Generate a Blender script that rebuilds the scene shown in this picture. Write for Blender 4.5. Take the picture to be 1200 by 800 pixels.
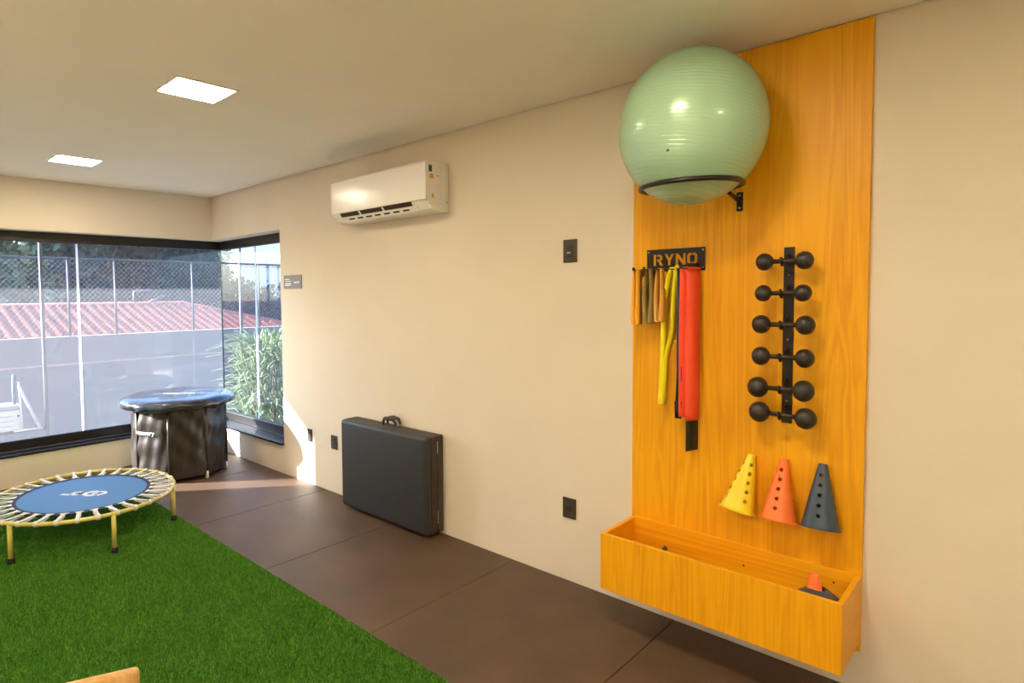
import bpy, bmesh, math, random
import numpy as np
from mathutils import Vector, Matrix
random.seed(7); RNG = np.random.default_rng(7)
PI = math.pi
for o in list(bpy.data.objects): bpy.data.objects.remove(o)
SC = bpy.context.scene
COL = SC.collection
H = 2.543            # ceiling height
XF = -5.869          # inner face of the window wall
def lin(r, g, b):
    f = lambda c: (c/12.92 if c <= .04045 else ((c+.055)/1.055)**2.4)
    return (f(r/255), f(g/255), f(b/255), 1)

# ------------------------------------------------------------------ camera
cd = bpy.data.cameras.new('camera'); cam = bpy.data.objects.new('camera', cd); COL.objects.link(cam)
yaw, pitch, roll = -0.8021889, 0.0471862, -0.0114494
fw = Vector((math.sin(yaw)*math.cos(pitch), math.cos(yaw)*math.cos(pitch), -math.sin(pitch)))
r0 = Vector((math.cos(yaw), -math.sin(yaw), 0)); u0 = r0.cross(fw)
rr = r0*math.cos(roll)+u0*math.sin(roll); uu = -r0*math.sin(roll)+u0*math.cos(roll)
M = Matrix((rr, uu, -fw)).transposed().to_4x4(); M.translation = (0, -2.8005, 1.53839)
cam.matrix_world = M
cd.sensor_width = 36; cd.lens = 711.846/1200*36
cd.shift_x = 110.52/1200; cd.shift_y = -20.07/1200
cd.clip_start = .05; cd.clip_end = 200
SC.camera = cam

# ------------------------------------------------------------------ sky, sun, exposure
W = bpy.data.worlds.new('world'); SC.world = W; W.use_nodes = True
wn = W.node_tree; wn.nodes.clear()
sky = wn.nodes.new('ShaderNodeTexSky'); sky.sky_type = 'NISHITA'; sky.sun_disc = False
SUN = Vector((.6, .8, -.40)).normalized()            # direction the light travels
sky.sun_elevation = math.asin(-SUN.z); sky.sun_rotation = math.atan2(-SUN.x, -SUN.y)
sky.dust_density = 3; sky.air_density = 1.2
bg = wn.nodes.new('ShaderNodeBackground'); bg.inputs[1].default_value = .50
wo = wn.nodes.new('ShaderNodeOutputWorld')
tint = wn.nodes.new('ShaderNodeMix'); tint.data_type = 'RGBA'; tint.blend_type = 'MULTIPLY'; tint.inputs['Factor'].default_value = 1; tint.inputs['B'].default_value = (.54, .74, 1.10, 1)
wn.links.new(sky.outputs[0], tint.inputs['A']); wn.links.new(tint.outputs['Result'], bg.inputs[0]); wn.links.new(bg.outputs[0], wo.inputs[0])
sl = bpy.data.lights.new('sun', 'SUN'); sl.energy = 26; sl.angle = math.radians(.6); sl.color = (1, .96, .94)
so = bpy.data.objects.new('sun', sl); COL.objects.link(so); so.location = (-12, -14, 10)
so.rotation_euler = SUN.to_track_quat('-Z', 'Y').to_euler()
LAMP_POWER = 57.0
LAMP_COLOR = (1.0, .85, .62, 1)
SC.view_settings.view_transform = 'Standard'; SC.view_settings.look = 'None'
SC.view_settings.exposure = 0.68; SC.view_settings.gamma = 1; SC.view_settings.use_curve_mapping = False

# ------------------------------------------------------------------ materials
MAT = {}
def mat(name, col, rough=.5, metal=0, spec=.5, noise=None, bump=None, coat=0, sheen=0, emit=None):
    """noise=(scale, amount) varies the colour; bump=(scale, strength)"""
    m = bpy.data.materials.new(name); m.use_nodes = True; n = m.node_tree; b = n.nodes['Principled BSDF']
    b.inputs['Base Color'].default_value = col; b.inputs['Roughness'].default_value = rough
    b.inputs['Metallic'].default_value = metal; b.inputs['Specular IOR Level'].default_value = spec
    b.inputs['Coat Weight'].default_value = coat; b.inputs['Sheen Weight'].default_value = sheen
    tc = n.nodes.new('ShaderNodeTexCoord')
    if noise:
        t = n.nodes.new('ShaderNodeTexNoise'); t.inputs['Scale'].default_value = noise[0]; t.inputs['Detail'].default_value = 6
        n.links.new(tc.outputs['Object'], t.inputs['Vector'])
        rp = n.nodes.new('ShaderNodeValToRGB'); a = noise[1]
        rp.color_ramp.elements[0].position = .3; rp.color_ramp.elements[1].position = .7
        rp.color_ramp.elements[0].color = tuple(c*(1-a) for c in col[:3])+(1,)
        rp.color_ramp.elements[1].color = tuple(min(1, c*(1+a)) for c in col[:3])+(1,)
        n.links.new(t.outputs['Fac'], rp.inputs[0]); n.links.new(rp.outputs[0], b.inputs['Base Color'])
    if bump:
        t = n.nodes.new('ShaderNodeTexNoise'); t.inputs['Scale'].default_value = bump[0]; t.inputs['Detail'].default_value = 4
        n.links.new(tc.outputs['Object'], t.inputs['Vector'])
        bp = n.nodes.new('ShaderNodeBump'); bp.inputs['Strength'].default_value = bump[1]; bp.inputs['Distance'].default_value = .01
        n.links.new(t.outputs['Fac'], bp.inputs['Height']); n.links.new(bp.outputs[0], b.inputs['Normal'])
    if emit:
        b.inputs['Emission Color'].default_value = emit[0]; b.inputs['Emission Strength'].default_value = emit[1]
    MAT[name] = m; return m
def wood(name, axis, c1, c2, c3):
    """laminate oak, grain running along the given axis"""
    m = bpy.data.materials.new(name); m.use_nodes = True; n = m.node_tree; b = n.nodes['Principled BSDF']
    b.inputs['Roughness'].default_value = .42; b.inputs['Specular IOR Level'].default_value = .35
    tc = n.nodes.new('ShaderNodeTexCoord')
    def mp(s):
        q = n.nodes.new('ShaderNodeMapping'); q.inputs['Scale'].default_value = s
        n.links.new(tc.outputs['Object'], q.inputs['Vector']); return q
    sa = [9, 9, 9]; sa[axis] = .55
    sb = [150, 150, 150]; sb[axis] = 2.5
    wv = n.nodes.new('ShaderNodeTexNoise'); wv.inputs['Scale'].default_value = 1; wv.inputs['Detail'].default_value = 3; wv.inputs['Distortion'].default_value = .6
    n.links.new(mp(sa).outputs[0], wv.inputs['Vector'])
    # contour rings of the broad noise give cathedral grain
    mu = n.nodes.new('ShaderNodeMath'); mu.operation = 'MULTIPLY'; mu.inputs[1].default_value = 9
    fr = n.nodes.new('ShaderNodeMath'); fr.operation = 'PINGPONG'; fr.inputs[1].default_value = .5
    n.links.new(wv.outputs['Fac'], mu.inputs[0]); n.links.new(mu.outputs[0], fr.inputs[0])
    fi = n.nodes.new('ShaderNodeTexNoise'); fi.inputs['Scale'].default_value = 1; fi.inputs['Detail'].default_value = 5
    n.links.new(mp(sb).outputs[0], fi.inputs['Vector'])
    r1 = n.nodes.new('ShaderNodeValToRGB'); r1.color_ramp.elements[0].color = c1; r1.color_ramp.elements[1].color = c2
    r1.color_ramp.elements[0].position = .0; r1.color_ramp.elements[1].position = .75
    n.links.new(fr.outputs[0], r1.inputs[0])
    r2 = n.nodes.new('ShaderNodeValToRGB'); r2.color_ramp.elements[0].position = .35; r2.color_ramp.elements[1].position = .6
    r2.color_ramp.elements[0].color = (.90, .86, .80, 1); r2.color_ramp.elements[1].color = (1, 1, 1, 1)
    n.links.new(fi.outputs['Fac'], r2.inputs[0])
    mx = n.nodes.new('ShaderNodeMix'); mx.data_type = 'RGBA'; mx.blend_type = 'MULTIPLY'; mx.inputs['Factor'].default_value = .75
    n.links.new(r1.outputs[0], mx.inputs['A']); n.links.new(r2.outputs[0], mx.inputs['B'])
    # wide board-to-board tone
    bd = [3.2, 3.2, 3.2]; bd[axis] = .05
    nb = n.nodes.new('ShaderNodeTexNoise'); nb.inputs['Scale'].default_value = 2; nb.inputs['Detail'].default_value = 1
    n.links.new(mp(bd).outputs[0], nb.inputs['Vector'])
    m2 = n.nodes.new('ShaderNodeMix'); m2.data_type = 'RGBA'; m2.inputs['B'].default_value = c3
    r3 = n.nodes.new('ShaderNodeMapRange'); r3.inputs[1].default_value = .4; r3.inputs[2].default_value = .7; r3.inputs[4].default_value = .5
    n.links.new(nb.outputs['Fac'], r3.inputs[0]); n.links.new(r3.outputs[0], m2.inputs['Factor'])
    n.links.new(mx.outputs['Result'], m2.inputs['A']); n.links.new(m2.outputs['Result'], b.inputs['Base Color'])
    MAT[name] = m; return m
def glass(name, tint, veil):
    m = bpy.data.materials.new(name); m.use_nodes = True; n = m.node_tree; n.nodes.clear()
    out = n.nodes.new('ShaderNodeOutputMaterial'); tr = n.nodes.new('ShaderNodeBsdfTransparent'); tr.inputs[0].default_value = tint
    gl = n.nodes.new('ShaderNodeBsdfGlossy'); gl.inputs['Roughness'].default_value = .0; lw = n.nodes.new('ShaderNodeLayerWeight'); pw = n.nodes.new('ShaderNodeMath'); pw.operation = 'POWER'; pw.inputs[1].default_value = 5; fr = n.nodes.new('ShaderNodeMath'); fr.operation = 'MULTIPLY_ADD'; fr.inputs[1].default_value = .96; fr.inputs[2].default_value = .04
    n.links.new(lw.outputs['Facing'], pw.inputs[0]); n.links.new(pw.outputs[0], fr.inputs[0])
    tl = n.nodes.new('ShaderNodeBsdfTranslucent'); tl.inputs[0].default_value = (.86, .91, 1, 1)
    m1 = n.nodes.new('ShaderNodeMixShader'); m1.inputs[0].default_value = veil  # translucent share, a milky veil over whatever lies behind
    m2 = n.nodes.new('ShaderNodeMixShader')
    n.links.new(tr.outputs[0], m1.inputs[1]); n.links.new(tl.outputs[0], m1.inputs[2])
    n.links.new(fr.outputs[0], m2.inputs[0]); n.links.new(m1.outputs[0], m2.inputs[1]); n.links.new(gl.outputs[0], m2.inputs[2])
    n.links.new(m2.outputs[0], out.inputs[0]); MAT[name] = m; return m

mat('wall', lin(229, 217, 199), .85, noise=(3, .02), bump=(180, .04))
mat('ceiling', lin(248, 240, 226), .9, noise=(2, .015))
mat('gap', lin(70, 52, 36), .9, noise=(5, .1))
mat('bounce_floor', lin(226, 220, 208), .5, noise=(4, .03))  # unseen floor behind the camera, made pale to bounce lamplight onto the ceiling
mat('frame', lin(30, 27, 24), .4, noise=(20, .1))
mat('sill', lin(34, 36, 40), .22, noise=(60, .2))
mat('edge_glass', lin(40, 60, 62), .2, noise=(10, .1))
glass('glass', (.95, .97, 1, 1), .022)  # slight veil puts the bright outdoor haze into the glass
glass('seal', (1, 1, 1, 1), .9)
wood('oak', 2, lin(236, 160, 14), lin(252, 190, 26), lin(250, 180, 18))
wood('oak_h', 0, lin(236, 160, 14), lin(252, 190, 26), lin(250, 180, 18))
wood('oak_side', 1, lin(240, 166, 16), lin(250, 184, 24), lin(246, 176, 18))
wood('birch', 2, lin(196, 150, 92), lin(220, 180, 122), lin(210, 165, 105))
mat('black_metal', lin(36, 30, 26), .34, .3, noise=(40, .1))
mat('black_rubber', lin(44, 38, 33), .34, noise=(60, .15), bump=(300, .05))
mat('screw', lin(200, 196, 186), .3, .9, noise=(50, .05))
mat('ac_white', lin(240, 236, 226), .4, noise=(4, .01))
mat('ac_gloss', lin(240, 236, 232), .18, noise=(4, .01))
mat('dark_slot', lin(62, 42, 28), .7, noise=(20, .1))
mat('leather', lin(50, 50, 52), .42, noise=(30, .08), bump=(260, .25))
mat('leather_side', lin(62, 50, 40), .5, noise=(30, .1), bump=(260, .2))
mat('chrome', lin(215, 212, 205), .2, 1, noise=(20, .05))
mat('switch', lin(66, 56, 46), .45, noise=(30, .06))
mat('switch_dark', lin(40, 34, 28), .4, noise=(30, .06))
mat('sign', lin(112, 104, 108), .4, noise=(30, .04))
mat('white_print', lin(240, 240, 242), .5, noise=(20, .02))
mat('vinyl', lin(46, 39, 34), .42, noise=(12, .15), bump=(9, .55))
mat('vinyl_lid', lin(42, 46, 52), .2, noise=(14, .2), bump=(22, .35), coat=.4)
mat('stake', lin(232, 218, 188), .5, noise=(20, .04))
mat('yellow_steel', lin(216, 202, 104), .32, noise=(30, .05), coat=.3)
mat('tramp_blue', lin(72, 122, 176), .55, noise=(90, .06))
mat('tramp_border', lin(44, 48, 62), .7, noise=(60, .1))
mat('strap_white', lin(232, 228, 216), .6, noise=(40, .05))
mat('rubber_foot', lin(26, 24, 23), .6, noise=(40, .1))
mat('band_orange', lin(255, 184, 50), .5, noise=(30, .05))
mat('band_olive', lin(92, 78, 36), .55, noise=(30, .08))
mat('band_khaki', lin(156, 134, 74), .55, noise=(30, .08))
mat('band_black', lin(28, 25, 22), .55, noise=(30, .08))
mat('band_amber', lin(236, 176, 84), .5, noise=(30, .05))
mat('band_yellow', lin(255, 238, 30), .5, noise=(30, .05))
mat('tube_navy', lin(36, 60, 92), .4, noise=(30, .08))
mat('tube_green', lin(40, 96, 92), .4, noise=(30, .08))
mat('band_red', lin(255, 84, 48), .5, noise=(16, .07))
mat('cone_yellow', lin(246, 218, 40), .38, noise=(12, .03))
mat('cone_orange', lin(250, 124, 48), .38, noise=(12, .03))
mat('cone_blue', lin(58, 74, 92), .34, noise=(12, .04))
mat('disc_grey', lin(74, 78, 88), .45, noise=(12, .06))
mat('sticker_dark', lin(40, 70, 72), .5, noise=(30, .1))
mat('sticker_orange', lin(240, 170, 50), .5, noise=(30, .05))
mat('sticker_yellow', lin(244, 206, 90), .5, noise=(30, .05))
mat('sticker_green', lin(70, 120, 60), .5, noise=(30, .1))
mat('diffuser', (1, 1, 1, 1), .5, noise=(3, .0), emit=(LAMP_COLOR, LAMP_POWER))
# rubber mats
m = mat('rubber_mat', lin(74, 60, 50), .5, spec=.45, bump=(420, .35))
n = m.node_tree; b = n.nodes['Principled BSDF']; tc = n.nodes.new('ShaderNodeTexCoord')
sp = n.nodes.new('ShaderNodeTexNoise'); sp.inputs['Scale'].default_value = 160; sp.inputs['Detail'].default_value = 3
bl = n.nodes.new('ShaderNodeTexNoise'); bl.inputs['Scale'].default_value = 3.5; bl.inputs['Detail'].default_value = 5
geo = n.nodes.new('ShaderNodeNewGeometry')
for t in (sp, bl): n.links.new(geo.outputs['Position'], t.inputs['Vector'])
ra = n.nodes.new('ShaderNodeValToRGB'); ra.color_ramp.elements[0].color = lin(74, 57, 42); ra.color_ramp.elements[1].color = lin(104, 80, 58)
ra.color_ramp.elements[0].position = .2; ra.color_ramp.elements[1].position = .9
rs = n.nodes.new('ShaderNodeValToRGB'); rs.color_ramp.elements[0].position = .58; rs.color_ramp.elements[1].position = .70
rs.color_ramp.elements[0].color = (0, 0, 0, 1); rs.color_ramp.elements[1].color = (.5, .5, .5, 1)
mx = n.nodes.new('ShaderNodeMix'); mx.data_type = 'RGBA'; mx.inputs['B'].default_value = lin(128, 104, 82)
n.links.new(bl.outputs['Fac'], ra.inputs[0]); n.links.new(sp.outputs['Fac'], rs.inputs[0])
n.links.new(rs.outputs[0], mx.inputs['Factor']); n.links.new(ra.outputs[0], mx.inputs['A']); n.links.new(mx.outputs['Result'], b.inputs['Base Color'])
# turf
m = mat('turf', lin(70, 130, 34), .65, spec=.2)
n = m.node_tree; b = n.nodes['Principled BSDF']; geo = n.nodes.new('ShaderNodeNewGeometry')
rp = n.nodes.new('ShaderNodeValToRGB'); e = rp.color_ramp.elements
e[0].color = lin(52, 112, 32); e[1].color = lin(136, 180, 66); e.new(.5).color = lin(78, 146, 42)
n.links.new(geo.outputs['Random Per Island'], rp.inputs[0]); n.links.new(rp.outputs[0], b.inputs['Base Color'])
mat('turf_base', lin(50, 108, 30), .9, noise=(300, .3))
# pearl exercise ball with fine latitude ribs
m = mat('ball', lin(168, 206, 172), .26, metal=.12, spec=.7, coat=.25)
n = m.node_tree; b = n.nodes['Principled BSDF']; tc = n.nodes.new('ShaderNodeTexCoord')
wv = n.nodes.new('ShaderNodeTexWave'); wv.bands_direction = 'Z'; wv.inputs['Scale'].default_value = 22; wv.inputs['Distortion'].default_value = 1.2; wv.inputs['Detail'].default_value = 1; wv.inputs['Detail Scale'].default_value = .6
mpn = n.nodes.new('ShaderNodeMapping'); mpn.inputs['Rotation'].default_value = (.1, -.12, 0)
n.links.new(tc.outputs['Object'], mpn.inputs[0]); n.links.new(mpn.outputs[0], wv.inputs['Vector'])
rp = n.nodes.new('ShaderNodeValToRGB'); rp.color_ramp.elements[0].position = .0; rp.color_ramp.elements[1].position = .12
n.links.new(wv.outputs['Fac'], rp.inputs[0])
bp = n.nodes.new('ShaderNodeBump'); bp.inputs['Strength'].default_value = .38; bp.inputs['Distance'].default_value = .004
n.links.new(rp.outputs[0], bp.inputs['Height']); n.links.new(bp.outputs[0], b.inputs['Normal'])
# outdoors
mat('render_grey', lin(142, 132, 126), .9, noise=(.8, .05))
mat('terracotta_band', lin(190, 160, 148), .9, noise=(4, .1))
mat('galvanised', lin(88, 88, 92), .5, .2, noise=(8, .06))
mat('wire', lin(170, 178, 190), .5, .2, noise=(8, .05))
mat('roof_tile', lin(180, 106, 84), .85, noise=(2.2, .16))
mat('leaf_dark', lin(36, 54, 48), .6, noise=(.8, .4))
mat('leaf_light', lin(110, 136, 96), .6, noise=(.8, .3))
mat('leaf_spear', lin(118, 134, 96), .5, noise=(3, .35))
mat('bark', lin(110, 96, 82), .9, noise=(9, .2))
mat('soil', lin(104, 100, 94), .9, noise=(1.5, .12))
mat('unit_white', lin(164, 168, 172), .5, noise=(5, .03))
mat('unit_grille', lin(120, 128, 138), .6, noise=(5, .08))
mat('house_white', lin(232, 230, 228), .9, noise=(1, .03))
mat('pipe_dark', lin(70, 80, 96), .7, noise=(30, .3))

# ------------------------------------------------------------------ mesh helpers
def wloc(o):
    v = Vector((0, 0, 0))
    while o is not None: v += o.location; o = o.parent
    return v
class MB:
    """collects shapes in world coordinates"""
    def __init__(s): s.v = []; s.f = []; s.sm = []
    def add(s, vs, fs, smooth=False):
        k = len(s.v); s.v += [tuple(p) for p in vs]; s.f += [tuple(i+k for i in f) for f in fs]; s.sm += [smooth]*len(fs); return s
    def box(s, x0, x1, y0, y1, z0, z1, M=None):
        vs = [Vector((x, y, z)) for x in (x0, x1) for y in (y0, y1) for z in (z0, z1)]
        if M is not None: vs = [M @ p for p in vs]
        return s.add(vs, [(0, 1, 3, 2), (4, 6, 7, 5), (0, 4, 5, 1), (2, 3, 7, 6), (0, 2, 6, 4), (1, 5, 7, 3)])
    def tube(s, path, r, n=10, closed=False, cap=True):
        P = [Vector(p) for p in path]; L = len(P); rs = r if isinstance(r, (list, tuple)) else [r]*L
        vs = []; fs = []; prev = None
        for i, p in enumerate(P):
            a = P[(i-1) % L] if (closed or i > 0) else p; c = P[(i+1) % L] if (closed or i < L-1) else p
            t = (c-a).normalized()
            if prev is None:
                e = t.cross(Vector((0, 0, 1)))
                if e.length < 1e-3: e = t.cross(Vector((1, 0, 0)))
            else:
                e = prev - t*prev.dot(t)
            e.normalize(); prev = e; f = t.cross(e)
            for k in range(n):
                q = 2*PI*k/n; vs.append(p+(e*math.cos(q)+f*math.sin(q))*rs[i])
        for i in range(L if closed else L-1):
            j = (i+1) % L
            for k in range(n): fs.append((i*n+k, i*n+(k+1) % n, j*n+(k+1) % n, j*n+k))
        s.add(vs, fs, True)
        if cap and not closed:
            s.add(vs[:n], [tuple(range(n))[::-1]]); s.add(vs[-n:], [tuple(range(n))])
        return s
    def lathe(s, prof, n=32, M=None, c=(0, 0, 0), smooth=True, close=False):
        """profile of (r, z)"""
        vs = []; fs = []; L = len(prof)
        for r, z in prof:
            for k in range(n):
                q = 2*PI*k/n; p = Vector((r*math.cos(q), r*math.sin(q), z))
                if M is not None: p = M @ p
                vs.append(p+Vector(c))
        for i in range(L if close else L-1):
            j = (i+1) % L
            for k in range(n): fs.append((i*n+k, i*n+(k+1) % n, j*n+(k+1) % n, j*n+k))
        s.add(vs, fs, smooth)
        if not close:
            if prof[0][0] > 1e-6: s.add(vs[:n], [tuple(range(n))[::-1]])
            if prof[-1][0] > 1e-6: s.add(vs[-n:], [tuple(range(n))])
        return s
    def ball(s, c, r, n=24, m=14, sc=(1, 1, 1)):
        prof = [(max(1e-7, math.sin(PI*i/m)), -math.cos(PI*i/m)) for i in range(m+1)]
        return s.lathe(prof, n, Matrix.Diagonal((r*sc[0], r*sc[1], r*sc[2])), c)
    def prism(s, pts, axis, a0, a1, smooth=False):
        """polygon in the two other axes extruded along axis"""
        n = len(pts); o = [i for i in range(3) if i != axis]; vs = []
        for a in (a0, a1):
            for u, w in pts:
                p = [0, 0, 0]; p[o[0]] = u; p[o[1]] = w; p[axis] = a; vs.append(p)
        fs = [(i, (i+1) % n, (i+1) % n+n, i+n) for i in range(n)]
        s.add(vs, fs, smooth); return s.add(vs, [tuple(range(n))[::-1], tuple(range(n, 2*n))])
    def ribbon(s, path, wdir, w, t=.002):
        """strap: path of points, width vector direction(s), thickness"""
        P = [Vector(p) for p in path]; L = len(P); vs = []; fs = []
        for i, p in enumerate(P):
            d = (P[min(i+1, L-1)]-P[max(i-1, 0)]).normalized(); wd = Vector(wdir[i] if isinstance(wdir, list) else wdir).normalized()
            ww = w[i] if isinstance(w, list) else w
            nrm = d.cross(wd).normalized()
            for a, b_ in ((-.5, -.5), (.5, -.5), (.5, .5), (-.5, .5)): vs.append(p+wd*ww*a+nrm*t*b_)
        for i in range(L-1):
            for k in range(4): fs.append((i*4+k, i*4+(k+1) % 4, i*4+4+(k+1) % 4, i*4+4+k))
        fs += [(3, 2, 1, 0), tuple((L-1)*4+k for k in range(4))]
        return s.add(vs, fs, True)
    def build(s, name, m, parent=None, bevel=0, seg=2, kind=None, fix=True, base=None):
        me = bpy.data.meshes.new(name)
        if parent is not None: off = wloc(parent)
        elif base is not None: off = Vector(base)
        else:
            A = np.array(s.v); lo = A.min(0); hi = A.max(0); off = Vector(((lo[0]+hi[0])/2, (lo[1]+hi[1])/2, lo[2]))
        me.from_pydata([tuple(Vector(p)-off) for p in s.v], [], s.f)
        me.polygons.foreach_set('use_smooth', s.sm)
        if fix:
            bm = bmesh.new(); bm.from_mesh(me); bmesh.ops.remove_doubles(bm, verts=bm.verts, dist=1e-6) if not bevel or True else 0
            bmesh.ops.recalc_face_normals(bm, faces=bm.faces); bm.to_mesh(me); bm.free()
        me.update(); me.materials.append(MAT[m])
        o = bpy.data.objects.new(name, me); COL.objects.link(o)
        if parent is not None: o.parent = parent
        else: o.location = off
        if bevel:
            bv = o.modifiers.new('bevel', 'BEVEL'); bv.width = bevel; bv.segments = seg; bv.limit_method = 'ANGLE'; bv.angle_limit = math.radians(40)
        if kind: o['kind'] = kind
        return o
def tag(o, label, cat, group=None):
    o['label'] = label; o['category'] = cat
    if group: o['group'] = group
    return o
def thing(name, loc, label, cat, group=None):
    o = bpy.data.objects.new(name, None); o.empty_display_size = .05; COL.objects.link(o); o.location = loc
    return tag(o, label, cat, group)
def share(src, name, parent, loc=(0, 0, 0), rz=0):
    c = bpy.data.objects.new(name, src.data); COL.objects.link(c); c.parent = parent; c.location = loc; c.rotation_euler = (0, 0, rz)
    for md in src.modifiers:
        nb = c.modifiers.new(md.name, md.type)
        if md.type == 'BEVEL': nb.width = md.width; nb.segments = md.segments; nb.limit_method = 'ANGLE'; nb.angle_limit = md.angle_limit
    return c
def axis_matrix(d, up=(0, 0, 1)):
    """matrix turning local z to direction d"""
    return Vector(d).to_track_quat('Z', 'Y').to_matrix()
def flat_text(body, size, name, m, parent, M, depth=.0006):
    """lettering as a thin mesh; M places it in world coordinates"""
    cu = bpy.data.curves.new('tmp', 'FONT'); cu.body = body; cu.size = size; cu.extrude = depth; cu.align_x = 'CENTER'; cu.align_y = 'CENTER'; cu.resolution_u = 3
    t = bpy.data.objects.new('tmp', cu); COL.objects.link(t); bpy.context.view_layer.update()
    me = bpy.data.meshes.new_from_object(t.evaluated_get(bpy.context.evaluated_depsgraph_get()))
    bpy.data.objects.remove(t); me.transform(Matrix.Translation(-wloc(parent)) @ M)
    me.materials.clear(); me.materials.append(MAT[m]); me.name = name
    o = bpy.data.objects.new(name, me); COL.objects.link(o); o.parent = parent; return o
def struct(o): o['kind'] = 'structure'; return o

# ------------------------------------------------------------------ the room shell
X1, Y1 = 2.4, -7.6            # near wall and left wall, behind the camera
T = .22
WY = -2.62                    # jamb of the big window
WX = -4.588                   # jamb of the side window
ZT, ZB = 2.12, .27            # opening top and bottom
ZR = 2.75
struct(MB().box(XF-T, X1+T, Y1-T, T, -.25, -.012).build('floor', 'bounce_floor', base=(0, 0, -.25)))
FLOOR = bpy.data.objects['floor']
# rubber mats laid in a row along the wall, each a piece of the floor
def matbox(w, d, name):
    return MB().box(.0015, w-.0015, -d+.0015, -.0015, -.012, 0).build(name, 'rubber_mat', base=(0, 0, 0), bevel=.003)
sx = [-5.869, -4.899, -3.968, -3.037, -2.107, -1.176, -.245, .686, 1.617]
big = None
for i, x in enumerate(sx):
    nx = sx[i+1] if i < len(sx)-1 else X1
    if abs((nx-x)-.9315) < .003:
        if big is None:
            big = matbox(.931, 1.09, 'rubber_mat'); o = big
        else: o = share(big, 'rubber_mat', None)
    else: o = matbox(nx-x, 1.09, 'rubber_mat')
    o.parent = FLOOR; o.location = Vector((x, 0, 0))-FLOOR.location
for y in (-1.09, -2.18):
    o = matbox(.19, 1.09, 'rubber_mat'); o.parent = FLOOR; o.location = Vector((XF, y, 0))-FLOOR.location
# ceiling stops a finger short of the walls: dark shadow gap
G = .014
cl = struct(MB().box(XF+G, X1-G, Y1+G, -G, H, H+.03).build('ceiling', 'ceiling', base=(0, 0, H)))
struct(MB().box(XF-T, X1+T, Y1-T, T, H+.05, ZR+.12).build('roof_slab', 'gap', base=(0, 0, H+.05)))
trim = MB()
trim.box(XF, X1, -G, 0, H+.03, H+.05).box(XF, XF+G, Y1, -G, H+.03, H+.05).box(XF+G, X1, Y1, Y1+G, H+.03, H+.05).box(X1-G, X1, Y1+G, -G, H+.03, H+.05)
trim.box(XF+G, X1-G, Y1+G, -G, H+.03, H+.05)
struct(trim.build('trim_1', 'gap', base=(0, 0, H)))
ZC = H+.05
struct(MB().box(XF, WX, 0, T, -.25, ZB-.02).box(XF, WX, 0, T, ZT, ZC).box(WX, X1, 0, T, -.25, ZC).build('wall_right', 'wall', base=(0, 0, 0)))
struct(MB().box(XF-T, XF, WY, T, -.25, ZB-.02).box(XF-T, XF, WY, T, ZT, ZC).box(XF-T, XF, Y1, WY, -.25, ZC).build('wall_far', 'wall', base=(XF, 0, 0)))
struct(MB().box(XF-T, X1+T, Y1-T, Y1, -.25, ZC).build('wall_left', 'wall', base=(0, Y1, 0)))
struct(MB().box(X1, X1+T, Y1, T, -.25, ZC).build('wall_near', 'wall', base=(X1, 0, 0)))

# ------------------------------------------------------------------ corner window
GT = .17                      # glass line, measured outward from the inner face
def rail(mb, z0, z1, far):
    if far: return mb.box(XF-GT-.03, XF-GT+.03, WY, GT+.03, z0, z1)
    return mb.box(XF-GT+.03, WX, GT-.03, GT+.03, z0, z1)
w1 = thing('window_1', (XF-GT, -1.1, ZB), '', ''); del w1['label'], w1['category']; struct(w1)
rail(MB(), ZT-.085, ZT, True).build('top_rail', 'frame', w1, bevel=.004)
rail(MB(), ZB, ZB+.085, True).build('bottom_rail', 'frame', w1, bevel=.004)
MB().box(XF-GT-.03, XF-GT+.03, WY, WY+.045, ZB+.085, ZT-.085).build('jamb', 'frame', w1, bevel=.003)
MB().box(XF-GT+.03, XF+.012, WY, GT-.03, ZB-.02, ZB).build('sill', 'sill', w1, bevel=.003)
z0, z1 = ZB+.08, ZT-.08
MB().box(XF-GT-.004, XF-GT+.004, WY+.04, -1.2, z0, z1).build('pane', 'glass', w1)
MB().box(XF-GT-.004, XF-GT+.004, -1.188, GT-.006, z0, z1).build('pane', 'glass', w1)
MB().box(XF-GT-.007, XF-GT+.007, -1.202, -1.186, z0, z1).build('joint_seal', 'seal', w1)
w2 = thing('window_2', ((XF+WX)/2, GT, ZB), '', ''); del w2['label'], w2['category']; struct(w2)
rail(MB(), ZT-.085, ZT, False).build('top_rail', 'frame', w2, bevel=.004)
rail(MB(), ZB, ZB+.085, False).build('bottom_rail', 'frame', w2, bevel=.004)
MB().box(XF+.012, WX, -.03, GT-.03, ZB-.02, ZB).build('sill', 'sill', w2, bevel=.003)
MB().box(XF-GT+.006, -5.322, GT-.004, GT+.004, z0, z1).build('pane', 'glass', w2)
MB().box(-5.312, WX, GT-.004, GT+.004, z0, z1).build('pane', 'glass', w2)
MB().box(-5.323, -5.311, GT-.006, GT+.006, z0, z1).build('joint_seal', 'seal', w2)
MB().box(XF-GT-.006, XF-GT+.006, GT-.006, GT+.006, z0, z1).build('corner_bead', 'edge_glass', w2)

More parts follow.
